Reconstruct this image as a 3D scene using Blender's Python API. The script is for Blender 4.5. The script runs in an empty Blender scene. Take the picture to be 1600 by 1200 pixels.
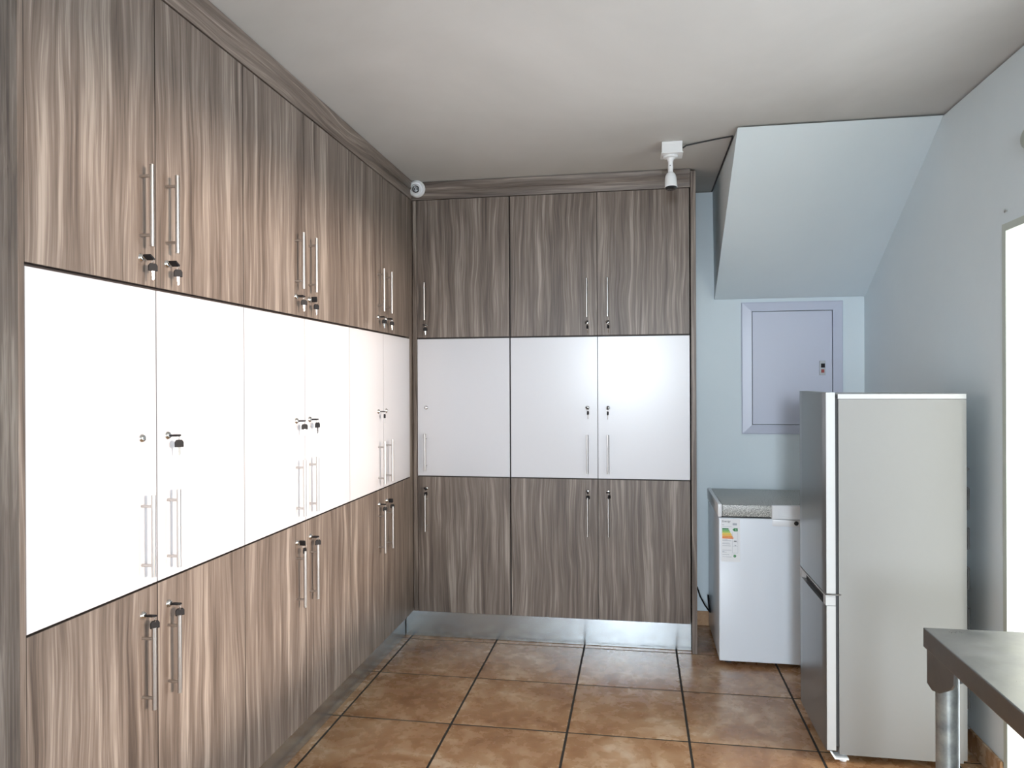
import bpy, bmesh, math, random
from mathutils import Vector, Matrix
random.seed(7)
scene = bpy.context.scene
COL = scene.collection
PI = math.pi

# ------------------------------------------------------------------ camera
H = 1.4674                                   # eye height above the floor tiles
yaw, pitch, roll = math.radians(9.666), math.radians(-0.095), math.radians(-0.254)
right = Vector((math.cos(yaw), math.sin(yaw), 0)); fwd = Vector((-math.sin(yaw), math.cos(yaw), 0)); up = Vector((0, 0, 1))
f2 = fwd*math.cos(pitch) + up*math.sin(pitch); u2 = -fwd*math.sin(pitch) + up*math.cos(pitch)
r3 = right*math.cos(roll) + u2*math.sin(roll); u3 = -right*math.sin(roll) + u2*math.cos(roll)
cam = bpy.data.cameras.new('camera'); cam.sensor_fit = 'HORIZONTAL'; cam.sensor_width = 36.0
cam.lens = 1153.9/1600*36.0; cam.clip_start = 0.02
camo = bpy.data.objects.new('camera', cam); COL.objects.link(camo)
m = Matrix.Identity(4)
for i in range(3):
    m[i][0] = r3[i]; m[i][1] = u3[i]; m[i][2] = -f2[i]
m[2][3] = H
camo.matrix_world = m
scene.camera = camo

# ------------------------------------------------------------------ world, daylight, exposure
scene.view_settings.view_transform = 'Standard'
scene.view_settings.look = 'None'
scene.view_settings.gamma = 1.0
scene.view_settings.use_curve_mapping = False
scene.view_settings.exposure = 0.34
scene.cycles.use_denoising = True
scene.cycles.max_bounces = 10
scene.cycles.diffuse_bounces = 6
world = bpy.data.worlds.new('sky'); scene.world = world
world.use_nodes = True
bg = world.node_tree.nodes['Background']
bg.inputs['Color'].default_value = (0.87, 0.94, 1.0, 1); bg.inputs['Strength'].default_value = 5.2

def area(name, loc, direction, sx, sy, watts, col, spread=PI):
    l = bpy.data.lights.new(name, 'AREA'); l.shape = 'RECTANGLE'; l.size = sx; l.size_y = sy
    l.energy = watts; l.color = col; l.spread = spread
    o = bpy.data.objects.new(name, l); COL.objects.link(o)
    o.location = loc
    o.rotation_euler = Vector(direction).to_track_quat('-Z', 'Y').to_euler()
    return o
# daylight outside the window over the steel table, outside the side doorway and outside the rear door
area('window_daylight', (5.20, -1.50, 2.00), (-1, 0.55, 0.0), 1.2, 0.5, 700, (1.0, 0.80, 0.65))
area('doorway_daylight', (3.00, 2.55, 1.40), (-1, 0.0, 0.0), 1.0, 1.6, 30, (1.0, 0.95, 0.90))
area('rear_daylight', (-0.22, -5.0, 1.86), (0, 1, 0.0), 0.6, 0.8, 195, (0.80, 0.90, 1.0))

# ------------------------------------------------------------------ materials
def mat(name, color, rough=0.5, metal=0.0, spec=0.5):
    M = bpy.data.materials.new(name); M.use_nodes = True
    b = M.node_tree.nodes['Principled BSDF']
    b.inputs['Base Color'].default_value = (*color, 1); b.inputs['Roughness'].default_value = rough
    b.inputs['Metallic'].default_value = metal; b.inputs['Specular IOR Level'].default_value = spec
    return M
def N(M, t, **kw):
    n = M.node_tree.nodes.new(t)
    for k, v in kw.items(): setattr(n, k, v)
    return n
def L(M, a, b): M.node_tree.links.new(a, b)
def ramp(M, stops):
    n = N(M, 'ShaderNodeValToRGB'); cr = n.color_ramp
    while len(cr.elements) < len(stops): cr.elements.new(0.5)
    for e, (p, c) in zip(cr.elements, stops): e.position = p; e.color = (*c, 1)
    return n
def coords(M, scale, rnd=True):
    """object coordinates, shifted by a random amount per object, then stretched"""
    tc = N(M, 'ShaderNodeTexCoord'); out = tc.outputs['Object']
    if rnd:
        oi = N(M, 'ShaderNodeObjectInfo'); mu = N(M, 'ShaderNodeMath', operation='MULTIPLY'); mu.inputs[1].default_value = 37.0
        L(M, oi.outputs['Random'], mu.inputs[0])
        ad = N(M, 'ShaderNodeVectorMath', operation='ADD'); L(M, out, ad.inputs[0]); L(M, mu.outputs[0], ad.inputs[1]); out = ad.outputs[0]
    mp = N(M, 'ShaderNodeMapping'); mp.inputs['Scale'].default_value = scale; L(M, out, mp.inputs['Vector'])
    return mp.outputs[0]
def noise(M, vec, scale=1.0, detail=4.0, rough=0.55, dist=0.0):
    n = N(M, 'ShaderNodeTexNoise'); n.inputs['Scale'].default_value = scale; n.inputs['Detail'].default_value = detail
    n.inputs['Roughness'].default_value = rough; n.inputs['Distortion'].default_value = dist
    L(M, vec, n.inputs['Vector']); return n.outputs['Fac']
def mixf(M, a, b, f):
    n = N(M, 'ShaderNodeMix'); n.data_type = 'FLOAT'; n.inputs[0].default_value = f
    L(M, a, n.inputs[2]); L(M, b, n.inputs[3]); return n.outputs[0]
def bump(M, h, strength, dist=0.002):
    n = N(M, 'ShaderNodeBump'); n.inputs['Strength'].default_value = strength; n.inputs['Distance'].default_value = dist
    L(M, h, n.inputs['Height']); L(M, n.outputs[0], M.node_tree.nodes['Principled BSDF'].inputs['Normal'])

def wood(name, horizontal=False):
    M = mat(name, (0.2, 0.17, 0.15), 0.42, 0, 0.4); b = M.node_tree.nodes['Principled BSDF']
    def s(a, l): return (l, a, a) if horizontal else (a, a, l)
    def warped(scale):
        vec = coords(M, scale); w = noise(M, coords(M, s(4.0, 1.7)), 1.0, 2.0, 0.5)
        sub = N(M, 'ShaderNodeMath', operation='SUBTRACT'); sub.inputs[1].default_value = 0.5; L(M, w, sub.inputs[0])
        sc = N(M, 'ShaderNodeVectorMath', operation='SCALE'); sc.inputs[0].default_value = (0 if horizontal else scale[0]*0.075, 0, scale[2]*0.075 if horizontal else 0); L(M, sub.outputs[0], sc.inputs['Scale'])
        ad = N(M, 'ShaderNodeVectorMath', operation='ADD'); L(M, vec, ad.inputs[0]); L(M, sc.outputs[0], ad.inputs[1])
        return ad.outputs[0]
    broad = noise(M, warped(s(17, 0.9)), 1.0, 3.0, 0.5, 0.6)
    mid = noise(M, warped(s(62, 1.6)), 1.0, 4.0, 0.55, 0.4)
    fine = noise(M, warped(s(210, 4.5)), 1.0, 3.0, 0.6, 0.2)
    v = mixf(M, broad, mid, 0.55); v = mixf(M, v, fine, 0.25)
    r = ramp(M, [(0.37, (0.078, 0.060, 0.050)), (0.46, (0.144, 0.114, 0.095)), (0.53, (0.200, 0.163, 0.138)), (0.62, (0.345, 0.296, 0.257))])
    L(M, v, r.inputs[0]); L(M, r.outputs[0], b.inputs['Base Color'])
    bump(M, fine, 0.12, 0.001)
    return M
M_wood = wood('wood_laminate'); M_woodh = wood('wood_laminate_horizontal', True)
M_carc = mat('carcass_brown', (0.055, 0.043, 0.038), 0.6)
M_white = mat('white_gloss_board', (0.65, 0.65, 0.68), 0.25)
M_wedge = mat('grey_gap_shade', (0.20, 0.21, 0.23), 0.6); M_bedge = mat('brown_gap_shade', (0.060, 0.047, 0.040), 0.6)  # dark door edges: shade of the gaps between doors put into the colour
M_steel = mat('brushed_steel', (0.52, 0.51, 0.50), 0.30, 1.0)
M_chrome = mat('chrome', (0.75, 0.74, 0.72), 0.16, 1.0)
M_black = mat('black_plastic', (0.010, 0.010, 0.012), 0.6, 0, 0.25)
M_rubber = mat('dark_rubber', (0.03, 0.032, 0.035), 0.7)
M_wplast = mat('white_plastic', (0.82, 0.84, 0.86), 0.32)
M_lens = mat('dark_lens', (0.01, 0.011, 0.013), 0.12)
M_green = mat('sticker_dark_green', (0.02, 0.24, 0.07), 0.5)
def plaster(name, c1, c2, rough=0.75, sc=1.3):
    M = mat(name, c1, rough, 0, 0.3); b = M.node_tree.nodes['Principled BSDF']
    v = noise(M, coords(M, (1, 1, 1), False), sc, 5.0, 0.6, 0.4)
    r = ramp(M, [(0.35, c1), (0.65, c2)]); L(M, v, r.inputs[0]); L(M, r.outputs[0], b.inputs['Base Color'])
    bump(M, noise(M, coords(M, (1, 1, 1), False), 26, 4.0), 0.12, 0.004)
    return M
M_wall = plaster('pale_blue_paint', (0.69, 0.775, 0.82), (0.72, 0.80, 0.84))
M_ceil = plaster('ceiling_paint', (0.52, 0.51, 0.49), (0.60, 0.59, 0.57), 0.8, 0.8)
M_ext = mat('blocker_cream_plaster', (0.80, 0.76, 0.66), 0.8)
M_cream = mat('cream_gloss_paint', (0.80, 0.78, 0.68), 0.45)
def kickmat():
    M = mat('kick_plate_steel', (0.50, 0.54, 0.56), 0.24, 0.92); b = M.node_tree.nodes['Principled BSDF']
    return M
M_kick = kickmat()
def tilemat(name, grey=0.0):
    M = mat(name, (0.25, 0.14, 0.07), 0.22, 0, 0.5); b = M.node_tree.nodes['Principled BSDF']
    a = noise(M, coords(M, (1, 1, 1)), 4.2, 7.0, 0.62, 0.7)
    c = noise(M, coords(M, (1, 1, 1)), 15.0, 5.0, 0.6, 0.3)
    v = mixf(M, a, c, 0.28)
    r = ramp(M, [(0.36, (0.245, 0.118, 0.053)), (0.47, (0.360, 0.195, 0.096)), (0.56, (0.450, 0.280, 0.156)), (0.66, (0.620, 0.465, 0.325))])
    L(M, v, r.inputs[0]); L(M, r.outputs[0], b.inputs['Base Color'])
    rr = ramp(M, [(0.3, (0.20, 0.20, 0.20)), (0.7, (0.34, 0.34, 0.34))]); L(M, c, rr.inputs[0]); L(M, rr.outputs[0], b.inputs['Roughness'])
    bump(M, v, 0.08, 0.004)
    return M
M_tile = tilemat('brown_stone_tile'); M_grout = mat('dark_grout', (0.022, 0.019, 0.015), 0.9)
def speck():
    M = mat('grey_speckled_laminate', (0.3, 0.31, 0.31), 0.35); b = M.node_tree.nodes['Principled BSDF']
    v = noise(M, coords(M, (1, 1, 1), False), 330, 2.0, 0.7)
    r = ramp(M, [(0.40, (0.10, 0.105, 0.10)), (0.5, (0.36, 0.365, 0.34)), (0.60, (0.74, 0.74, 0.70))]); L(M, v, r.inputs[0]); L(M, r.outputs[0], b.inputs['Base Color'])
    return M
M_speck = speck()
M_enam = mat('white_enamel', (0.80, 0.86, 0.93), 0.20)
M_silver = mat('silver_painted_steel', (0.225, 0.224, 0.220), 0.45, 0.15)
M_fdoor = mat('silver_door_foil', (0.30, 0.32, 0.33), 0.30, 0.75)
M_fedge = mat('pale_silver_plastic', (0.46, 0.47, 0.478), 0.40, 0.1)
M_db = mat('lavender_grey_enamel', (0.55, 0.585, 0.70), 0.35)
def tabmat():
    M = mat('worn_stainless', (0.27, 0.268, 0.262), 0.36, 1.0); b = M.node_tree.nodes['Principled BSDF']
    v = noise(M, coords(M, (1, 1, 1), False), 9.0, 6.0, 0.65)
    r = ramp(M, [(0.3, (0.26, 0.26, 0.26)), (0.7, (0.46, 0.46, 0.46))]); L(M, v, r.inputs[0]); L(M, r.outputs[0], b.inputs['Roughness'])
    return M
M_table = tabmat()
def galv():
    M = mat('galvanised_tube', (0.55, 0.57, 0.56), 0.48, 0.85); b = M.node_tree.nodes['Principled BSDF']
    v = noise(M, coords(M, (1, 1, 1), False), 26.0, 6.0, 0.6)
    r = ramp(M, [(0.3, (0.20, 0.22, 0.22)), (0.7, (0.46, 0.48, 0.46))]); L(M, v, r.inputs[0]); L(M, r.outputs[0], b.inputs['Base Color'])
    return M
M_galv = galv()
def flat(name, c): return mat(name, c, 0.5)
M_paper = flat('sticker_paper', (0.86, 0.88, 0.90)); M_ink = flat('sticker_ink', (0.12, 0.13, 0.15)); M_inkg = flat('sticker_grey_print', (0.42, 0.45, 0.50))
M_red = flat('red_button', (0.30, 0.05, 0.04))

# ------------------------------------------------------------------ mesh helpers
def box(bm, x0, x1, y0, y1, z0, z1):
    vs = [bm.verts.new(p) for p in ((x0,y0,z0),(x1,y0,z0),(x1,y1,z0),(x0,y1,z0),(x0,y0,z1),(x1,y0,z1),(x1,y1,z1),(x0,y1,z1))]
    for f in ((3,2,1,0),(4,5,6,7),(0,1,5,4),(1,2,6,5),(2,3,7,6),(3,0,4,7)): bm.faces.new([vs[i] for i in f])
    return bm
def bbox(x0, x1, y0, y1, z0, z1, bev=0.0, seg=2):
    bm = bmesh.new(); box(bm, x0, x1, y0, y1, z0, z1)
    if bev: bmesh.ops.bevel(bm, geom=bm.edges[:], offset=bev, segments=seg, affect='EDGES', profile=0.6)
    return bm
def tube(bm, p0, p1, r0, r1=None, seg=14, caps=True):
    r1 = r0 if r1 is None else r1
    p0 = Vector(p0); p1 = Vector(p1); d = (p1-p0).normalized()
    a = d.orthogonal().normalized(); b = d.cross(a)
    A = []; B = []
    for k in range(seg):
        t = 2*PI*k/seg; v = a*math.cos(t) + b*math.sin(t)
        A.append(bm.verts.new(p0+v*r0)); B.append(bm.verts.new(p1+v*r1))
    for k in range(seg):
        j = (k+1) % seg; bm.faces.new((A[k], A[j], B[j], B[k]))
    if caps: bm.faces.new(A[::-1]); bm.faces.new(B)
    return bm
def lathe(bm, prof, axis_o, axis_d, seg=28):
    """prof: list of (radius, distance along axis)"""
    o = Vector(axis_o); d = Vector(axis_d).normalized(); a = d.orthogonal().normalized(); b = d.cross(a)
    rings = []
    for r, h in prof:
        if r < 1e-6: rings.append([bm.verts.new(o+d*h)])
        else: rings.append([bm.verts.new(o+d*h+(a*math.cos(2*PI*k/seg)+b*math.sin(2*PI*k/seg))*r) for k in range(seg)])
    for R, S in zip(rings, rings[1:]):
        for k in range(seg):
            j = (k+1) % seg
            if len(R) == 1 and len(S) == 1: continue
            if len(R) == 1: bm.faces.new((R[0], S[j], S[k]))
            elif len(S) == 1: bm.faces.new((R[k], R[j], S[0]))
            else: bm.faces.new((R[k], R[j], S[j], S[k]))
    return bm
def prism(bm, pts, off):
    """polygon of 3-D points extruded by vector off"""
    A = [bm.verts.new(p) for p in pts]; B = [bm.verts.new(Vector(p)+Vector(off)) for p in pts]
    n = len(pts)
    bm.faces.new(A[::-1]); bm.faces.new(B)
    for k in range(n):
        j = (k+1) % n; bm.faces.new((A[k], A[j], B[j], B[k]))
    return bm
def path(bm, pts, r, seg=8):
    for p, q in zip(pts, pts[1:]): tube(bm, p, q, r, seg=seg)
    return bm
def to_mesh(name, bm, m, smooth=False):
    bmesh.ops.recalc_face_normals(bm, faces=bm.faces[:])
    me = bpy.data.meshes.new(name); bm.to_mesh(me); bm.free()
    if m: me.materials.append(m)
    if smooth:
        me.polygons.foreach_set('use_smooth', [True]*len(me.polygons))
        me.set_sharp_from_angle(angle=math.radians(40))
    return me
def obj(name, src, m=None, parent=None, smooth=False, loc=None):
    me = src if isinstance(src, bpy.types.Mesh) else to_mesh(name, src, m, smooth)
    o = bpy.data.objects.new(name, me); COL.objects.link(o)
    if parent: o.parent = parent
    if loc: o.location = loc
    return o
def empty(name, loc=(0,0,0), rz=0.0):
    o = bpy.data.objects.new(name, None); COL.objects.link(o); o.location = loc; o.rotation_euler = (0,0,rz); o.empty_display_size = 0.1
    return o
def tag(o, label, cat, group=None):
    o['label'] = label; o['category'] = cat
    if group: o['group'] = group
    return o
def struct(name, bm, m, label, cat, smooth=False):
    o = obj(name, bm, m, smooth=smooth); o['kind'] = 'structure'; o['label'] = label; o['category'] = cat
    return o
def wall_with_holes(axis, c0, c1, a0, a1, z0, z1, holes):
    """slab between c0..c1 across `axis`; spans a0..a1 and z0..z1; holes = (a0,a1,z0,z1)"""
    bm = bmesh.new()
    As = sorted({a0, a1, *[h[0] for h in holes], *[h[1] for h in holes]}); Zs = sorted({z0, z1, *[h[2] for h in holes], *[h[3] for h in holes]})
    for p, q in zip(As, As[1:]):
        for r, s in zip(Zs, Zs[1:]):
            mx, mz = (p+q)/2, (r+s)/2
            if any(h[0] < mx < h[1] and h[2] < mz < h[3] for h in holes): continue
            if axis == 'X': box(bm, c0, c1, p, q, r, s)
            else: box(bm, p, q, c0, c1, r, s)
    bmesh.ops.remove_doubles(bm, verts=bm.verts[:], dist=1e-5)
    # drop the inner faces shared by two boxes
    seen = {}
    for f in bm.faces:
        k = tuple(sorted(v.index for v in f.verts)); seen.setdefault(k, []).append(f)
    dead = [f for fs in seen.values() if len(fs) > 1 for f in fs]
    bmesh.ops.delete(bm, geom=dead, context='FACES')
    return bm

# ------------------------------------------------------------------ dimensions
XL, XR, YB, YR, ZC = -1.276, 1.300, 4.580, -1.60, 2.617      # cupboard front, right wall, back wall, rear wall, ceiling
YC = 4.090                                                    # front plane of the back cupboards
XWL = -1.800                                                  # left wall
DO = (2.06, 2.925, 0.0, 2.030)                                # doorway in the right wall (Y0,Y1,Z0,Z1)
WI = (0.18, 1.70, 1.02, 2.13)                                # window in the right wall, out of frame
RE = (-0.60, 0.55, 0.0, 2.10)                                 # rear opening, behind the camera
GAP = 0.009                                                   # open joint under the ceiling

# ------------------------------------------------------------------ room shell
floor = struct('floor', bbox(XWL-0.2, XR+0.2, YR-0.2, YB+0.2, -0.12, -0.0014), M_grout, 'floor of brown mottled stone-look tiles with dark joints', 'floor')
TS, G = 0.5, 0.0105
tile_cache = {}
for i in range(-2, 7):
    for j in range(-11, 4):
        x0 = max(-1.2985+TS*i+G/2, XWL+0.002); x1 = min(-1.2985+TS*(i+1)-G/2, XR-0.002)
        y0 = max(3.088+TS*j+G/2, YR+0.002); y1 = min(3.088+TS*(j+1)-G/2, YB-0.002)
        if x1-x0 < 0.015 or y1-y0 < 0.015: continue
        k = (round(x1-x0, 3), round(y1-y0, 3))
        if k not in tile_cache:
            bm = bmesh.new(); w, h = k; e = min(0.0005, w/5, h/5)
            lo = [bm.verts.new(p) for p in ((-w/2,-h/2,-0.0013),(w/2,-h/2,-0.0013),(w/2,h/2,-0.0013),(-w/2,h/2,-0.0013))]
            mi = [bm.verts.new((v.co.x, v.co.y, -0.0006)) for v in lo]
            hi = [bm.verts.new((v.co.x*(1-2*e/w), v.co.y*(1-2*e/h), 0)) for v in lo]
            for R, S in ((lo, mi), (mi, hi)):
                for a in range(4): bm.faces.new((R[a], R[(a+1)%4], S[(a+1)%4], S[a]))
            bm.faces.new(hi); bm.faces.new(lo[::-1])
            tile_cache[k] = to_mesh('tile', bm, M_tile)
        obj('tile', tile_cache[k], parent=floor, loc=((x0+x1)/2, (y0+y1)/2, random.uniform(-0.0001, 0.0)))
struct('ceiling', bbox(XWL-0.2, XR+0.2, YR-0.2, YB+0.2, ZC, ZC+0.15), M_ceil, 'plain plastered grey-white ceiling', 'ceiling')
ZW = ZC-GAP
struct('wall_back', bbox(XWL-0.2, XR+0.2, YB, YB+0.2, -0.005, ZW), M_wall, 'pale blue painted wall behind the chest freezer', 'wall')
struct('wall_left', bbox(XWL-0.2, XWL, YR, YB, -0.005, ZW), M_wall, 'pale blue wall behind the left cupboards', 'wall')
struct('wall_right', wall_with_holes('X', XR, XR+0.22, YR, YB, -0.005, ZW, [DO, WI]), M_wall, 'pale blue painted wall on the right with a doorway', 'wall')
struct('wall_rear', wall_with_holes('Y', YR-0.2, YR, XWL-0.2, XR+0.2, -0.005, ZW, [RE]), M_wall, 'pale blue wall behind the viewer', 'wall')
# added unseen blocker, keeps window light from entering through the doorway
struct('wall_light_blocker', bbox(XR+0.2205, 2.75, 1.86, 1.98, -0.005, 2.55), M_ext, 'added unseen cream wall outside, blocking window light from the doorway', 'wall')
# sloping underside of the stairs in the back right corner
bm = bmesh.new()
prism(bm, [(0.447, 3.440, ZW), (0.447, 3.470, ZW), (0.447, YB-0.001, ZW), (0.455, YB-0.001, 1.962), (0.455, YB-0.02, 1.962)], (XR-0.001-0.447, 0, 0))
struct('wall_soffit', bm, M_wall, 'sloping pale blue underside of a staircase above the metal wall cabinet', 'soffit')
# doorway lining: cream jambs and head, proud edge darkened in colour as if shaded
t = 0.028
def lining(x0, x1):
    bm = bmesh.new()
    box(bm, x0, x1, DO[1]-t, DO[1]-0.001, 0.001, DO[3]-0.001)
    box(bm, x0, x1, DO[0]+0.001, DO[0]+t, 0.001, DO[3]-0.001)
    box(bm, x0, x1, DO[0]+t+0.0005, DO[1]-t-0.0005, DO[3]-t, DO[3]-0.001)
    return bm
d1 = struct('door_1', lining(XR-0.003, XR+0.018), mat('frame_green_grey_shade', (0.50, 0.55, 0.50), 0.5), 'lining with a shade-toned grey-green edge, of the bright open doorway in the right wall', 'doorway')
obj('reveal', lining(XR+0.0185, XR+0.225), M_cream, d1)
def frame_x(x0, x1, h, w):
    bm = bmesh.new()
    box(bm, x0, x1, h[0]+.001, h[0]+w, h[2]+.001, h[3]-.001); box(bm, x0, x1, h[1]-w, h[1]-.001, h[2]+.001, h[3]-.001)
    box(bm, x0, x1, h[0]+w+.0005, h[1]-w-.0005, h[3]-w, h[3]-.001); box(bm, x0, x1, h[0]+w+.0005, h[1]-w-.0005, h[2]+.001, h[2]+w)
    return bm
struct('window_1', frame_x(XR+0.10, XR+0.15, WI, 0.035), M_cream, 'painted frame of the wide window over the steel table', 'window')
bm = bmesh.new()
box(bm, RE[0]+.001, RE[0]+.03, YR-0.15, YR-0.08, .001, RE[3]-.001); box(bm, RE[1]-.03, RE[1]-.001, YR-0.15, YR-0.08, .001, RE[3]-.001)
box(bm, RE[0]+.031, RE[1]-.031, YR-0.15, YR-0.08, RE[3]-.03, RE[3]-.001)
struct('door_2', bm, M_cream, 'narrow open doorway in the wall behind the viewer', 'doorway')
# tiled skirtings of the same brown tile, piece by piece
def skirting(name, label, pieces):
    o = empty(name); o['kind'] = 'structure'; o['label'] = label; o['category'] = 'skirting'
    for b in pieces: obj('tile', bbox(*b, 0.002, 1), M_tile, o)
ks = [(0.345+0.33*k, min(0.345+0.33*(k+1)-0.004, XR-0.016)) for k in range(3)]
skirting('baseboard_back', 'brown tile skirting along the back wall behind the freezer', [(a, b, YB-0.012, YB-0.001, 0.002, 0.088) for a, b in ks])
skirting('baseboard_right', 'brown tile skirting along the right wall behind the fridge', [(XR-0.012, XR-0.001, DO[1]+0.004+0.4*k, min(DO[1]+0.4*(k+1), YB-0.016), 0.002, 0.088) for k in range(5) if DO[1]+0.4*k < YB-0.05])

# ------------------------------------------------------------------ fitted cupboards
Z_KICK, Z_LOW, Z_MID, Z_TOP = 0.159, 0.937, 1.7205, 2.515
TIERS = {'bottom': (Z_KICK, Z_LOW-0.0045), 'middle': (Z_LOW+0.0005, Z_MID-0.001), 'top': (Z_MID+0.007, Z_TOP)}
HANDLE_Z = {'top': (1.826, 2.039), 'middle': (0.966, 1.180), 'bottom': (0.622, 0.835)}
LOCK_Z = {'top': 1.798, 'middle': 1.327, 'bottom': 0.865}
DT = 0.018
def handle_mesh():
    bm = bmesh.new()                                # bar handle, origin at its foot's height middle, front is -y
    tube(bm, (0, -0.034, -0.1065), (0, -0.034, 0.1065), 0.006, seg=14)
    for z in (-0.077, 0.077): tube(bm, (0, 0.0, z), (0, -0.032, z), 0.0042, seg=10)
    return to_mesh('handle', bm, M_steel, True)
HM = handle_mesh()
def lock_mesh():
    bm = bmesh.new()
    lathe(bm, [(0, -0.009), (0.006, -0.009), (0.0075, -0.0085), (0.0105, -0.004), (0.0115, -0.002), (0.0115, 0.0)], (0,0,0), (0,1,0), 20)
    box(bm, -0.0008, 0.0008, -0.0094, -0.0088, -0.004, 0.004)
    return to_mesh('lock', bm, M_chrome, True)
LM = lock_mesh()
# key meshes: origin at the lock face, front is -y
def keyhead_in():
    bm = bbox(-0.0105, 0.0105, -0.036, -0.013, -0.0028, 0.0028, 0.0022, 2)
    return to_mesh('key_head', bm, M_black, True)
def blade_in():
    return to_mesh('key_blade', bbox(-0.0035, 0.0035, -0.0135, -0.0088, -0.001, 0.001), M_chrome)
def keyhead_hang():
    bm = bmesh.new()                                # hangs below its own origin (the ring)
    pts = [(-0.0115, -0.024), (0.0115, -0.024), (0.0115, -0.010), (0.0075, -0.004), (-0.0075, -0.004), (-0.0115, -0.010)]
    A = [Vector((x, -0.0025, z)) for x, z in pts]
    prism(bm, A, (0, 0.005, 0))
    bmesh.ops.bevel(bm, geom=bm.edges[:], offset=0.001, segments=1, affect='EDGES')
    return to_mesh('key_head', bm, M_black, False)
def blade_hang():
    bm = bmesh.new(); pts = [(-0.004, -0.024), (0.004, -0.024), (0.0035, -0.030), (0.0035, -0.044), (0.0, -0.048), (-0.002, -0.045), (-0.001, -0.040), (-0.003, -0.036), (-0.0025, -0.030)]
    prism(bm, [Vector((x, -0.0008, z)) for x, z in pts], (0, 0.0016, 0))
    return to_mesh('key_blade', bm, M_chrome)
def ring_mesh():
    bm = bmesh.new(); R = 0.007
    pts = [Vector((R*math.sin(2*PI*k/14), 0, R*math.cos(2*PI*k/14))) for k in range(15)]
    path(bm, pts, 0.0007, 5); return to_mesh('key_ring', bm, M_chrome)
KH, KB, KHH, KBH, KR = keyhead_in(), blade_in(), keyhead_hang(), blade_hang(), ring_mesh()
ORD = ['leftmost %s door', 'second %s door from left', 'third %s door from left', 'fourth %s door from left', 'fifth %s door from left', 'sixth %s door from left',
       'seventh %s door from left', 'eighth %s door from left', 'rightmost %s door']
KEYLBL = 'black-headed keys in the lock of the %s, %s row'


def key_set(root, x, tier, idx, turn, swing):
    """a key turned in the lock with its twin dangling from a ring; a thing of its own"""
    base = root.matrix_world @ Vector((x, 0, LOCK_Z[tier]))
    k = empty('key_pair', base, root.rotation_euler.z)
    a = obj('key_blade', KB, parent=k); a.rotation_euler = (0, turn, 0)
    h = obj('key_head', KH, parent=k); h.rotation_euler = (0, turn, 0)
    # ring through the outer end of the turned head; twin hangs from it
    ox = 0.006*math.cos(turn); oz = -abs(0.006*math.sin(turn))
    r = obj('key_ring', KR, parent=k, loc=(ox, -0.032, oz-0.007)); r.rotation_euler = (0, 0, swing+PI/2)
    h2 = obj('key_head', KHH, parent=k, loc=(ox, -0.032, oz-0.0085)); h2.rotation_euler = (0, 0, swing)
    b2 = obj('key_blade', KBH, parent=k, loc=(ox, -0.032, oz-0.0085)); b2.rotation_euler = (0, 0, swing)
    tag(k, KEYLBL % (ORD[idx] % ('white' if tier == 'middle' else 'wood'), tier), 'keys', 'cupboard door keys')

def cupboard(label, loc, rz, depth, doors, x0, x1, extras=None):
    """doors: list of (x0, x1, handle x, index from the left)"""
    root = empty('tall_cupboard', loc, rz); tag(root, label, 'cupboard', 'fitted tall cupboards')
    bpy.context.view_layer.update()
    bm = bmesh.new(); box(bm, x0+0.0015, x1-0.0015, DT+0.002, depth, Z_KICK, Z_TOP+0.004)
    obj('body', bm, M_carc, root)
    for tier, (z0, z1) in TIERS.items():
        for (a, b, hx, idx) in doors:
            cx = (a+b)/2; dx = 0.0011 if idx not in (1, 6) else 0.0020
            d = obj('door', bbox(a-cx+dx, b-cx-dx, 0, DT, z0, z1, 0.0008, 1), M_white if tier == 'middle' else M_wood, root, loc=(cx, 0, 0))
            d.data.materials.append(M_wedge if tier == 'middle' else M_bedge)
            for p in d.data.polygons:
                if abs(p.normal.y) < 0.9: p.material_index = 1
            hz = sum(HANDLE_Z[tier])/2
            obj('handle', HM, parent=d, loc=(hx-cx, 0, hz))
            obj('lock', LM, parent=d, loc=(hx-cx, 0, LOCK_Z[tier]))
            c = KEYS.get((tier, idx))
            if c: key_set(root, hx, tier, idx, *c)
    return root
D = math.radians
KEYS = {('top', 0): (D(28), D(-40)), ('top', 1): (D(30), D(-38)), ('top', 2): (D(5), D(-45)), ('top', 3): (D(80), D(-30)), ('top', 4): (D(0), D(-70)), ('top', 5): (D(5), D(-50)),
        ('top', 6): (D(10), D(25)), ('top', 7): (D(-45), D(75)), ('top', 8): (D(-45), D(70)),
        ('middle', 1): (D(0), D(-48)), ('middle', 2): (D(0), D(-50)), ('middle', 3): (D(0), D(-25)), ('middle', 4): (D(2), D(5)), ('middle', 7): (D(35), D(75)), ('middle', 8): (D(90), D(78)),
        ('bottom', 0): (D(12), D(-42)), ('bottom', 1): (D(10), D(-40)), ('bottom', 2): (D(70), D(0)), ('bottom', 3): (D(0), D(-40)), ('bottom', 4): (D(10), D(-45)), ('bottom', 5): (D(80), D(-40)),
        ('bottom', 6): (D(45), D(60)), ('bottom', 7): (D(60), D(35)), ('bottom', 8): (D(0), D(65))}
LD = 0.45                                                       # carcass depth of the left run
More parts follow.
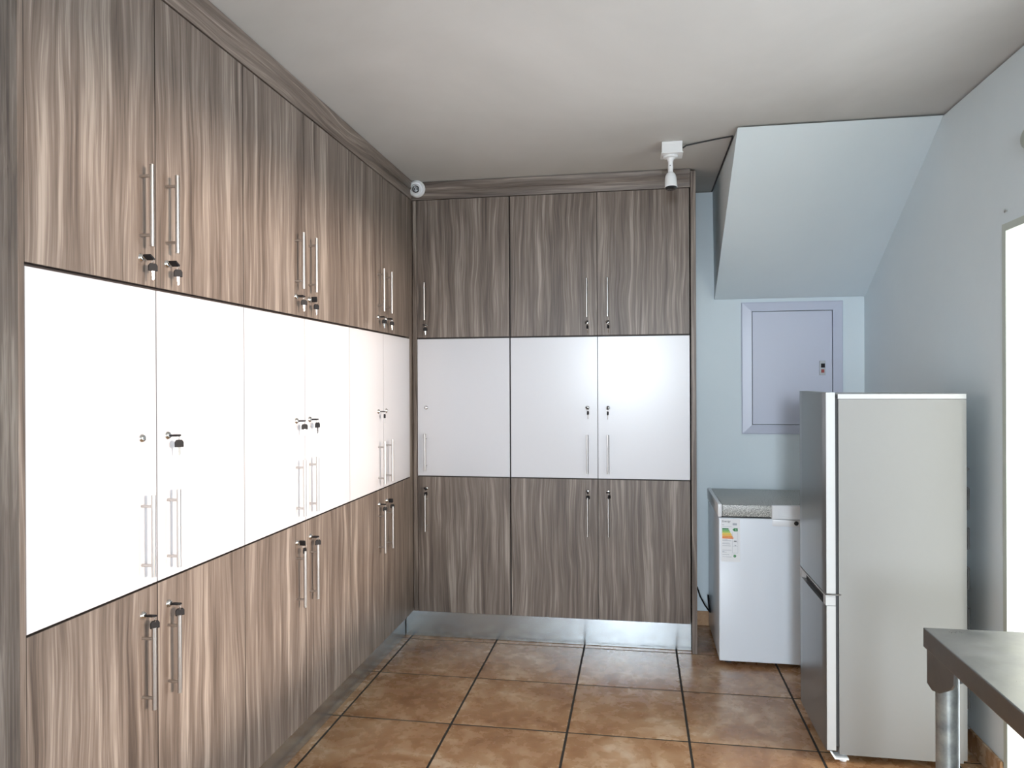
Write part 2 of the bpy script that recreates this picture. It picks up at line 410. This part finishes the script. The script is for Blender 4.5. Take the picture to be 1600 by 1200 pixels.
# left run: local x runs along +Y, the front faces +X
S = [1.3640, 1.7965, 2.2460, 2.6955, 3.1460, 3.5950, 4.0320]
HX = [1.735, 1.842, 2.618, 2.732, 3.516, 3.632]
LBL = ['tall wood and white cupboard nearest the viewer on the left, with a tall side panel',
       'middle one of three tall wood and white cupboards along the left wall',
       'tall wood and white cupboard of the left run, next to the inner corner']
units = []
for u in range(3):
    o = S[2*u]
    units.append(cupboard(LBL[u], (XL, o, 0), PI/2, LD, [(S[2*u]-o, S[2*u+1]-o, HX[2*u]-o, 2*u), (S[2*u+1]-o, S[2*u+2]-o, HX[2*u+1]-o, 2*u+1)], 0, S[2*u+2]-o))
# tall end panel beside the first doors; filler strip in the corner
obj('end_panel', bbox(-0.0165, -0.0005, -0.001, LD+0.06, 0.001, ZC-0.012, 0.0006, 1), M_wood, units[0])
obj('filler_panel', bbox(S[6]-S[4]+0.001, YC-S[4]+0.018, 0.002, 0.020, Z_KICK, Z_TOP), M_wood, units[2])
# back run: local x runs along +X, the front faces -Y
B = [-1.2490, -0.7080, -0.2180, 0.2740]
u4 = cupboard('corner cupboard one door wide on the back wall, below the round white camera', (B[0], YC, 0), 0, 0.47, [(0, B[1]-B[0], -1.196-B[0], 6)], 0, B[1]-B[0])
obj('filler_panel', bbox(XL-B[0]+0.003, -0.001, 0.001, 0.019, Z_KICK, Z_TOP), M_wood, u4)
u5 = cupboard('cupboard two doors wide on the back wall, beside the chest freezer', (B[1], YC, 0), 0, 0.47, [(0.003, B[2]-B[1], -0.275-B[1], 7), (B[2]-B[1], B[3]-B[1]+0.004, -0.162-B[1], 8)], 0, B[3]-B[1]+0.004)
obj('end_panel', bbox(B[3]-B[1]+0.010, B[3]-B[1]+0.037, -0.004, 0.478, 0.001, ZC-0.012, 0.0008, 1), M_wood, u5)
# cornice boards with a stepped, sloping face (horizontal grain)
def cornice(p_out):
    return [(0.000, Z_TOP+0.0025), (0.007, Z_TOP+0.0025), (0.014, Z_TOP+0.028), (0.016, Z_TOP+0.048), (0.022, Z_TOP+0.050), (0.024, Z_TOP+0.074), (0.030, ZC-0.004), (-0.10, ZC-0.004), (-0.10, Z_TOP+0.0048), (-0.001, Z_TOP+0.0048)]
bm = bmesh.new(); prism(bm, [(XL+a*0.6, S[0]-0.0005, z) for a, z in cornice(0)], (0, YC-0.022-S[0], 0))
o = bm; Lc = obj('trim_1', o, M_wood, None)
Lc.data.materials.clear()
def rotate_into(o, ang):
    """re-express a mesh so that its local x axis runs along the board (for the grain)"""
    R = Matrix.Rotation(ang, 4, 'Z'); o.data.transform(R.inverted()); o.matrix_world = R
rotate_into(Lc, PI/2); Lc.data.materials.append(M_woodh)
Lc['kind'] = 'structure'; Lc['label'] = 'wood-grain cornice board along the top of the left cupboards'; Lc['category'] = 'cornice'
bm = bmesh.new(); prism(bm, [(XL-0.10, YC-a*0.6, z) for a, z in cornice(0)], (B[3]+0.0075-XL+0.10, 0, 0))
Bc = obj('trim_2', bm, M_woodh)
Bc['kind'] = 'structure'; Bc['label'] = 'wood-grain cornice board along the top of the back cupboards'; Bc['category'] = 'cornice'
# brushed kick plates
k1 = obj('kick_plate', bbox(-1.352, -1.338, S[0], 4.1335, 0.001, Z_KICK-0.002, 0.001, 1), M_kick)
tag(k1, 'long brushed metal kick plate under the left cupboards', 'kick plate', 'kick plates')
k2 = obj('kick_plate', bbox(-1.3355, B[3]+0.008, 4.135, 4.149, 0.001, Z_KICK-0.002, 0.001, 1), M_kick)
tag(k2, 'brushed metal kick plate under the back cupboards, catching a bright glare', 'kick plate', 'kick plates')

# ------------------------------------------------------------------ chest freezer
FX0, FX1, FY0, FY1 = 0.411, 0.965, 3.950, 4.530
fz = empty('chest_freezer', ((FX0+FX1)/2, (FY0+FY1)/2, 0)); tag(fz, 'small white chest freezer with a grey speckled lid, against the back wall', 'freezer')
def put(o, parent):                                  # parts are modelled in world space
    o.parent = parent; o.matrix_parent_inverse = Matrix.Translation(-parent.location); return o
def part(name, bm, m, parent, smooth=False, root=None):
    o = obj(name, bm, m, smooth=smooth); o.parent = parent
    rl = (root or parent).location
    if root is None: o.matrix_parent_inverse = Matrix.Translation(-rl)
    return o
part('body', bbox(FX0, FX1, FY0, FY1, 0.022, 0.764, 0.007, 3), M_enam, fz, True)
lid = part('lid', bbox(FX0+0.017, FX1-0.017, FY0-0.004, FY1+0.006, 0.772, 0.833, 0.006, 2), M_speck, fz, True)
for a, b in ((FX0-0.005, FX0+0.016), (FX1-0.016, FX1+0.005)):
    part('lid_end_cap', bbox(a, b, FY0-0.007, FY1+0.008, 0.770, 0.835, 0.005, 2), M_wplast, fz, True)
part('lid_seal', bbox(FX0+0.012, FX1-0.012, FY0+0.012, FY1-0.012, 0.763, 0.773), M_rubber, fz)
bm = bmesh.new()
box(bm, 0.671, 0.905, FY0-0.026, FY0-0.0045, 0.818, 0.837); box(bm, 0.671, 0.700, FY0-0.026, FY0-0.0045, 0.768, 0.818)
box(bm, 0.876, 0.905, FY0-0.026, FY0-0.0045, 0.768, 0.818); box(bm, 0.700, 0.876, FY0-0.015, FY0-0.0045, 0.768, 0.818); box(bm, 0.700, 0.876, FY0-0.022, FY0-0.015, 0.768, 0.782)
part('handle', bm, M_wplast, fz)
part('lock_panel', bbox(0.676, 0.900, FY0-0.007, FY0+0.001, 0.728, 0.763, 0.003, 2), M_wplast, fz, True)
bm = bmesh.new(); lathe(bm, [(0, 0.004), (0.009, 0.004), (0.011, 0.002), (0.011, 0)], (0.792, FY0-0.0065, 0.7455), (0, -1, 0), 18); part('lock', bm, M_rubber, fz, True)
for x in (FX0+0.05, FX1-0.05):
    for y in (FY0+0.06, FY1-0.06):
        bm = bmesh.new(); tube(bm, (x, y, 0.001), (x, y, 0.024), 0.018, seg=14); part('foot', bm, M_rubber, fz, True)
# energy label
SX0, SX1, SZ0, SZ1 = 0.421, 0.517, 0.538, 0.758
st = part('energy_sticker', bbox(SX0, SX1, FY0-0.0008, FY0+0.0005, SZ0, SZ1), M_paper, fz)
st['label'] = 'white energy label with green to orange bars'
YS = FY0-0.0010
def sp(name, x0, x1, z0, z1, m, parent=st):
    o = obj(name, bbox(x0, x1, YS-0.0002, YS+0.0004, z0, z1), m); o.parent = parent; return o
BARC = [(0.01, 0.22, 0.06), (0.10, 0.40, 0.06), (0.28, 0.52, 0.04), (0.80, 0.62, 0.01), (0.82, 0.48, 0.01), (0.85, 0.33, 0.01), (0.80, 0.20, 0.01)]
zt = 0.7105
for k, c in enumerate(BARC):
    z1 = zt-k*0.0078; z0 = z1-0.0066; xl = SX0+0.0065; xr = xl+0.030+k*0.0040
    bm = bmesh.new(); prism(bm, [(xl, YS+0.0004, z0), (xr, YS+0.0004, z0), (xr+0.0038, YS+0.0004, (z0+z1)/2), (xr, YS+0.0004, z1), (xl, YS+0.0004, z1)], (0, -0.0006, 0))
    o = obj('energy_bar', bm, flat('energy_bar_%d' % k, c)); o.parent = st
bm = bmesh.new(); prism(bm, [(SX0+0.058, YS+0.0004, 0.7035), (SX0+0.066, YS+0.0004, 0.6955), (SX0+0.084, YS+0.0004, 0.6955), (SX0+0.084, YS+0.0004, 0.7115), (SX0+0.066, YS+0.0004, 0.7115)], (0, -0.0006, 0))
o = obj('rating_arrow', bm, M_green); o.parent = st
def text(name, s, size, x, z, m, parent, y=None):
    cu = bpy.data.curves.new(name, 'FONT'); cu.body = s; cu.size = size; cu.extrude = 0.0002; cu.resolution_u = 2
    tmp = bpy.data.objects.new(name, cu); COL.objects.link(tmp); bpy.context.view_layer.update()
    me = bpy.data.meshes.new_from_object(tmp.evaluated_get(bpy.context.evaluated_depsgraph_get()))
    COL.objects.unlink(tmp); bpy.data.objects.remove(tmp)
    me.transform(Matrix.Translation((x, y if y is not None else YS-0.0002, z)) @ Matrix.Rotation(PI/2, 4, 'X'))
    me.materials.clear(); me.materials.append(m)
    o = bpy.data.objects.new(name, me); COL.objects.link(o); o.parent = parent
    return o
text('lettering', 'Energy', 0.0155, SX0+0.006, 0.7415, M_ink, st)
text('lettering', 'A', 0.011, SX0+0.071, 0.6995, M_paper, st, YS-0.0006)
sp('print_block', SX0+0.059, SX0+0.080, 0.727, 0.737, M_inkg)
sp('print_line', SX0+0.006, SX0+0.016, 0.727, 0.7295, M_inkg); sp('print_line', SX0+0.006, SX0+0.054, 0.719, 0.7202, M_inkg)
for z, w in ((0.650, 0.026), (0.6455, 0.044), (0.633, 0.036), (0.6285, 0.040), (0.6185, 0.042), (0.596, 0.046), (0.589, 0.010), (0.5855, 0.022), (0.573, 0.034), (0.562, 0.046)):
    sp('print_line', SX0+0.007, SX0+0.007+w, z, z+0.0018, M_inkg)
for x in (SX0+0.057, SX0+0.084): sp('print_line', x, x+0.0008, 0.583, 0.690, M_inkg)
for z in (0.583, 0.618, 0.640): sp('print_line', SX0+0.057, SX0+0.0848, z, z+0.0008, M_inkg)
sp('print_block', SX0+0.065, SX0+0.078, 0.642, 0.647, M_ink); sp('print_block', SX0+0.068, SX0+0.076, 0.620, 0.624, M_inkg)
bm = bmesh.new(); lathe(bm, [(0, 0.0006), (0.0075, 0.0006), (0.0075, 0)], (SX0+0.069, YS+0.0004, 0.5675), (0, -1, 0), 10)
o = obj('emblem', bm, flat('sticker_soft_green', (0.10, 0.30, 0.14))); o.parent = st
# its black power cable sagging behind it
bm = bmesh.new(); path(bm, [(0.345, 4.545, 0.24), (0.360, 4.500, 0.195), (0.382, 4.450, 0.160), (0.4065, 4.400, 0.136), (0.4065, 4.46, 0.150), (0.4065, 4.52, 0.20)], 0.0045); part('power_cable', bm, M_black, fz, True)

# ------------------------------------------------------------------ fridge freezer
RX0, RX1, RY0, RY1 = 0.757, 1.217, 3.000, 3.455
fr = empty('fridge_freezer', ((RX0+RX1)/2, (RY0+RY1)/2, 0)); tag(fr, 'silver two-door fridge freezer standing side-on by the right wall', 'fridge')
def vround(x0, x1, y0, y1, z0, z1, r, seg=4, which=None):
    """box whose vertical edges are rounded"""
    bm = bmesh.new(); box(bm, x0, x1, y0, y1, z0, z1)
    es = [e for e in bm.edges if abs(e.verts[0].co.z-e.verts[1].co.z) > 1e-4 and (which is None or which(e.verts[0].co))]
    bmesh.ops.bevel(bm, geom=es, offset=r, segments=seg, affect='EDGES')
    return bm
backedge = lambda c: c.x > (RX0+RX1)/2
part('body', vround(RX0, RX1, RY0, RY1, 0.036, 1.3985, 0.022, 5, backedge), M_silver, fr, True)
part('top_cap', vround(RX0-0.002, RX1-0.001, RY0-0.002, RY1+0.002, 1.400, 1.4185, 0.022, 5, backedge), M_fedge, fr, True)
part('gasket', bbox(0.7448, RX0-0.0005, RY0+0.003, RY1-0.003, 0.065, 1.405), M_rubber, fr)
def fdoor(z0, z1):
    bm = bmesh.new()
    # bowed front: plan outline extruded upward
    pts = [(0.7445, RY0-0.002), (0.712, RY0-0.002), (0.7085, RY0+0.006), (0.7075, RY0+0.06), (0.7070, (RY0+RY1)/2), (0.7075, RY1-0.06), (0.7085, RY1-0.006), (0.712, RY1+0.002), (0.7445, RY1+0.002)]
    prism(bm, [(x, y, z0) for x, y in pts], (0, 0, z1-z0)); return bm
du = part('door', fdoor(0.652, 1.4255), M_fdoor, fr, True); dl = part('door', fdoor(0.050, 0.606), M_fdoor, fr, True)
def edge(z0, z1, door):                              # pale side edge of each door, facing the viewer
    o = obj('door_edge', bbox(0.7115, 0.7443, RY0-0.0035, RY0-0.0021, z0, z1), M_fedge); o.parent = door
edge(0.654, 1.4235, du); edge(0.052, 0.605, dl)
bm = bmesh.new()
prism(bm, [(0.7443, RY0-0.003, 0.607), (0.7085, RY0-0.003, 0.607), (0.7085, RY0+0.035, 0.607), (0.728, RY0+0.060, 0.607), (0.728, RY1-0.060, 0.607), (0.7085, RY1-0.035, 0.607), (0.7085, RY1+0.003, 0.607), (0.7443, RY1+0.003, 0.607)], (0, 0, 0.033))
o = obj('grip_recess', bm, M_fedge); o.parent = dl
o = obj('grip_strip', bbox(0.7285-0.006, 0.7279, RY0+0.062, RY1-0.062, 0.608, 0.639), M_rubber); o.parent = dl
o = obj('door_lip', bbox(0.7065, 0.7443, RY0-0.003, RY1+0.003, 0.6405, 0.6455, 0.001, 1), M_fedge); o.parent = dl
part('hinge', bbox(0.716, 0.765, RY0-0.0025, RY0+0.05, 0.6460, 0.6515), M_chrome, fr)
bm = bmesh.new(); prism(bm, [(0.722, RY0-0.004, 0.046), (0.728, RY0-0.004, 0.046), (0.744, RY0-0.004, 0.024), (0.790, RY0-0.004, 0.024), (0.790, RY0-0.004, 0.018), (0.740, RY0-0.004, 0.018)], (0, 0.05, 0)); part('hinge', bm, M_wplast, fr)
for x in (RX0+0.02, RX1-0.05):
    for y in (RY0+0.03, RY1-0.03):
        bm = bmesh.new(); tube(bm, (x, y, 0.001), (x, y, 0.0165), 0.013, seg=14); tube(bm, (x, y, 0.0165), (x, y, 0.037), 0.007, seg=10); part('foot', bm, M_wplast, fr, True)
bm = bmesh.new()
for k in range(14):
    z = 0.16+k*0.075; tube(bm, (RX1+0.007, RY0+0.03, z), (RX1+0.007, RY1-0.03, z), 0.006, seg=10)
    y = RY0+0.03 if k % 2 else RY1-0.03
    if k < 13: tube(bm, (RX1+0.007, y, z), (RX1+0.007, y, z+0.075), 0.006, seg=10)
part('condenser_coil', bm, M_rubber, fr, True)

# ------------------------------------------------------------------ metal wall cabinet (distribution board)
wc = empty('wall_cabinet', (0.895, YB, 1.55)); tag(wc, 'flat lavender-grey metal wall cabinet with a push latch, under the sloping soffit', 'wall cabinet')
PX0, PX1, PZ0, PZ1 = 0.611, 1.180, 1.157, 1.939; QX0, QX1, QZ0, QZ1 = 0.668, 1.123, 1.211, 1.885; y0 = YB-0.020
bm = bmesh.new()
# bevelled picture-frame border: four mitred members
O = [(PX0, PZ0), (PX1, PZ0), (PX1, PZ1), (PX0, PZ1)]; I = [(QX0, QZ0), (QX1, QZ0), (QX1, QZ1), (QX0, QZ1)]
def ring(pts, y): return [bm.verts.new((x, y, z)) for x, z in pts]
r0 = ring(O, YB-0.001); r1 = ring(O, y0+0.009); r1b = ring([(PX0+.005, PZ0+.005), (PX1-.005, PZ0+.005), (PX1-.005, PZ1-.005), (PX0+.005, PZ1-.005)], y0+0.006); r2 = ring(I, y0); r3_ = ring(I, YB-0.001)
for R, S_ in ((r0, r1), (r1, r1b), (r1b, r2), (r2, r3_), (r3_, r0)):
    for k in range(4): bm.faces.new((R[k], R[(k+1)%4], S_[(k+1)%4], S_[k]))
part('frame', bm, M_db, wc)
wd = part('door', bbox(QX0+0.004, QX1-0.004, y0+0.001, YB-0.004, QZ0+0.004, QZ1-0.004, 0.0012, 1), M_db, wc)
part('backing', bbox(QX0+0.001, QX1-0.001, YB-0.0035, YB-0.001, QZ0+0.001, QZ1-0.001), M_rubber, wc)
def wp(name, b, m):
    o = obj(name, bbox(*b, 0.001, 1), m); o.parent = wd
wp('latch_plate', (1.048, 1.080, y0-0.005, y0+0.0008, 1.504, 1.588), mat('latch_grey', (0.42, 0.44, 0.46), 0.35, 0.4))
wp('latch_lever', (1.055, 1.076, y0-0.011, y0-0.0052, 1.548, 1.572), M_black)
wp('latch_button', (1.056, 1.073, y0-0.009, y0-0.0052, 1.518, 1.538), M_red)

# ------------------------------------------------------------------ stainless table in the lower right corner
TX0, TX1, TY0, TY1, TZ = 0.668, 1.285, 0.20, 1.900, 0.880
tb = empty('steel_table', ((TX0+TX1)/2, (TY0+TY1)/2, 0)); tag(tb, 'stainless steel work table on round galvanised legs, in front of the doorway', 'table')
part('tabletop', bbox(TX0, TX1, TY0, TY1, TZ-0.046, TZ, 0.003, 2), M_table, tb)
for x in (TX0+0.0375, TX1-0.0375):
    for y in (TY0+0.042, TY1-0.042):
        bm = bmesh.new(); tube(bm, (x, y, 0.034), (x, y, TZ-0.049), 0.0245, seg=24); lg = part('leg', bm, M_galv, tb, True)
        bm = bmesh.new(); lathe(bm, [(0, 0.001), (0.024, 0.001), (0.030, 0.008), (0.030, 0.022), (0.022, 0.035), (0, 0.035)], (x, y, 0), (0, 0, 1), 20)
        o = obj('foot', bm, M_black, smooth=True); o.parent = lg
        s = 1 if x < 1 else -1; q = 1 if y > 1 else -1
        # folded gusset plates: one facing out sideways, one facing along the table
        xo = x-s*0.0295; ye = TY1-0.002 if q > 0 else TY0+0.002
        bm = bmesh.new()
        prism(bm, [(xo, ye-q*d, TZ-z) for d, z in ((0, .0462), (0, .131), (.030, .137), (.074, .126), (.136, .093), (.150, .077), (.153, .0462))], (s*0.004, 0, 0))
        yo = ye-q*0.001; xe = xo+s*0.0045
        prism(bm, [(xe+s*d, yo, TZ-z) for d, z in ((0, .0462), (0, .131), (.030, .137), (.074, .126), (.126, .093), (.145, .077), (.150, .0462))], (0, -q*0.004, 0))
        part('gusset', bm, M_table, tb)
for x in (TX0+0.055, TX1-0.055):
    part('under_channel', bbox(x-0.018, x+0.018, TY0+0.17, TY1-0.17, TZ-0.072, TZ-0.047), M_galv, tb)
part('under_channel', bbox(TX0+0.17, TX1-0.17, TY1-0.095, TY1-0.060, TZ-0.070, TZ-0.047), M_galv, tb)

# ------------------------------------------------------------------ cameras, cable, small fittings
# round turret camera in the corner on the cornice
tc = empty('dome_camera', (-1.245, YC-0.015, 2.577)); tag(tc, 'round white dome camera with a dark lens, in the corner on the cornice', 'camera')
n0 = Vector((0.30, -0.93, -0.16)).normalized(); n1 = Vector((0.24, -0.93, -0.26)).normalized()
c0 = Vector((-1.2385, 4.066, 2.5745))
bm = bmesh.new(); lathe(bm, [(0, -0.004), (0.043, -0.004), (0.0475, 0.004), (0.0475, 0.016), (0.044, 0.024), (0.036, 0.029), (0.034, 0.024), (0.033, 0.018), (0, 0.016)], c0, n0, 36); part('base', bm, M_wplast, tc, True)
c1 = c0 + n0*0.016 + Vector((-0.005, 0, -0.001))
bm = bmesh.new(); lathe(bm, [(0.031*math.cos(a), 0.031*math.sin(a)) for a in [PI/2*(-1+2*k/14*0.80) for k in range(0, 14)]] + [(0.0205, 0.0235), (0, 0.0225)], c1, n1, 30); part('ball', bm, M_wplast, tc, True)
bm = bmesh.new(); lathe(bm, [(0.0200, 0.0226), (0.0200, 0.0268), (0.017, 0.0285), (0.010, 0.0275), (0, 0.0270)], c1, n1, 24); part('lens', bm, M_lens, tc, True)
# junction box and hanging bullet camera
jb = empty('junction_box', (0.166, 3.648, 2.560)); tag(jb, 'white square junction box on the ceiling above the hanging camera', 'junction box')
part('housing', bbox(0.118, 0.214, 3.600, 3.696, 2.5645, ZC-0.001, 0.002, 2), M_wplast, jb)
part('cover', bbox(0.1145, 0.2175, 3.5965, 3.6995, 2.5595, 2.564, 0.0015, 2), M_wplast, jb)
bc = empty('bullet_camera', (0.160, 3.648, 2.558)); tag(bc, 'white bullet camera hanging lens-down from the ceiling box', 'camera')
ax = Vector((0.02, -0.10, -1)).normalized()
bm = bmesh.new(); lathe(bm, [(0, 0), (0.035, 0), (0.036, 0.004), (0.034, 0.009), (0.020, 0.012), (0.0155, 0.018), (0.014, 0.026), (0, 0.026)], (0.160, 3.648, 2.5588), (0, 0, -1), 28); part('mount', bm, M_wplast, bc, True)
bm = bmesh.new(); lathe(bm, [(0, 0.020), (0.0125, 0.020), (0.0115, 0.040), (0.013, 0.052), (0.012, 0.068), (0.013, 0.084), (0, 0.086)], (0.160, 3.648, 2.5588), (0.0, -0.02, -1), 20); part('arm', bm, M_wplast, bc, True)
bm = bmesh.new(); lathe(bm, [(0, 0.0), (0.010, 0.0005), (0.019, 0.006), (0.0245, 0.016), (0.0275, 0.030), (0.0300, 0.076), (0.0290, 0.0765), (0.0265, 0.070), (0, 0.069)], (0.160, 3.646, 2.4800), ax, 28); bb = part('housing', bm, M_wplast, bc, True)
bm = bmesh.new(); lathe(bm, [(0.0262, 0.0692), (0.0262, 0.0820), (0.024, 0.0835), (0, 0.0830)], (0.160, 3.646, 2.4800), ax, 28); part('lens', bm, M_lens, bc, True)
bm = bmesh.new(); tube(bm, (0.158, 3.6375, 2.510), (0.158, 3.6335, 2.510), 0.0025, seg=10); part('screw', bm, M_rubber, bc)
# black cable from the box across the ceiling to the soffit and along its top edge
bm = bmesh.new(); path(bm, [(0.2185, 3.66, 2.598), (0.235, 3.655, 2.608), (0.30, 3.635, 2.6125), (0.37, 3.600, 2.613), (0.440, 3.570, 2.613), (0.4425, 3.60, 2.612), (0.4425, 3.90, 2.611), (0.4425, 4.25, 2.612), (0.4425, 4.570, 2.611)], 0.0038)
tag(obj('cable', bm, M_rubber, smooth=True), 'thin dark cable running from the ceiling box to the soffit corner', 'cable')
# rounded grey fitting over the doorway and a small screw hook
wl = empty('bulkhead_fitting', (XR, 2.692, 2.268)); tag(wl, 'grey-green rounded fitting on the right wall above the doorway', 'wall fitting')
bm = bmesh.new(); lathe(bm, [(0, 0.001), (0.050, 0.001), (0.050, 0.010), (0.046, 0.014), (0, 0.014)], (XR, 2.692, 2.268), (-1, 0, 0), 28); part('base', bm, mat('fitting_grey', (0.30, 0.34, 0.32), 0.5), wl, True)
bm = bmesh.new(); lathe(bm, [(0.042, 0.0142), (0.040, 0.024), (0.030, 0.036), (0.016, 0.043), (0, 0.045)], (XR, 2.692, 2.268), (-1, 0, 0), 28); part('dome', bm, mat('fitting_dome', (0.38, 0.42, 0.38), 0.35), wl, True)
bm = bmesh.new(); lathe(bm, [(0, 0.001), (0.004, 0.001), (0.004, 0.006), (0.007, 0.007), (0.007, 0.010), (0, 0.012)], (XR, 2.890, 2.072), (-1, 0, 0), 12)
tag(obj('wall_screw', bm, M_chrome, smooth=True), 'small bright screw head in the wall at the doorway corner', 'screw')
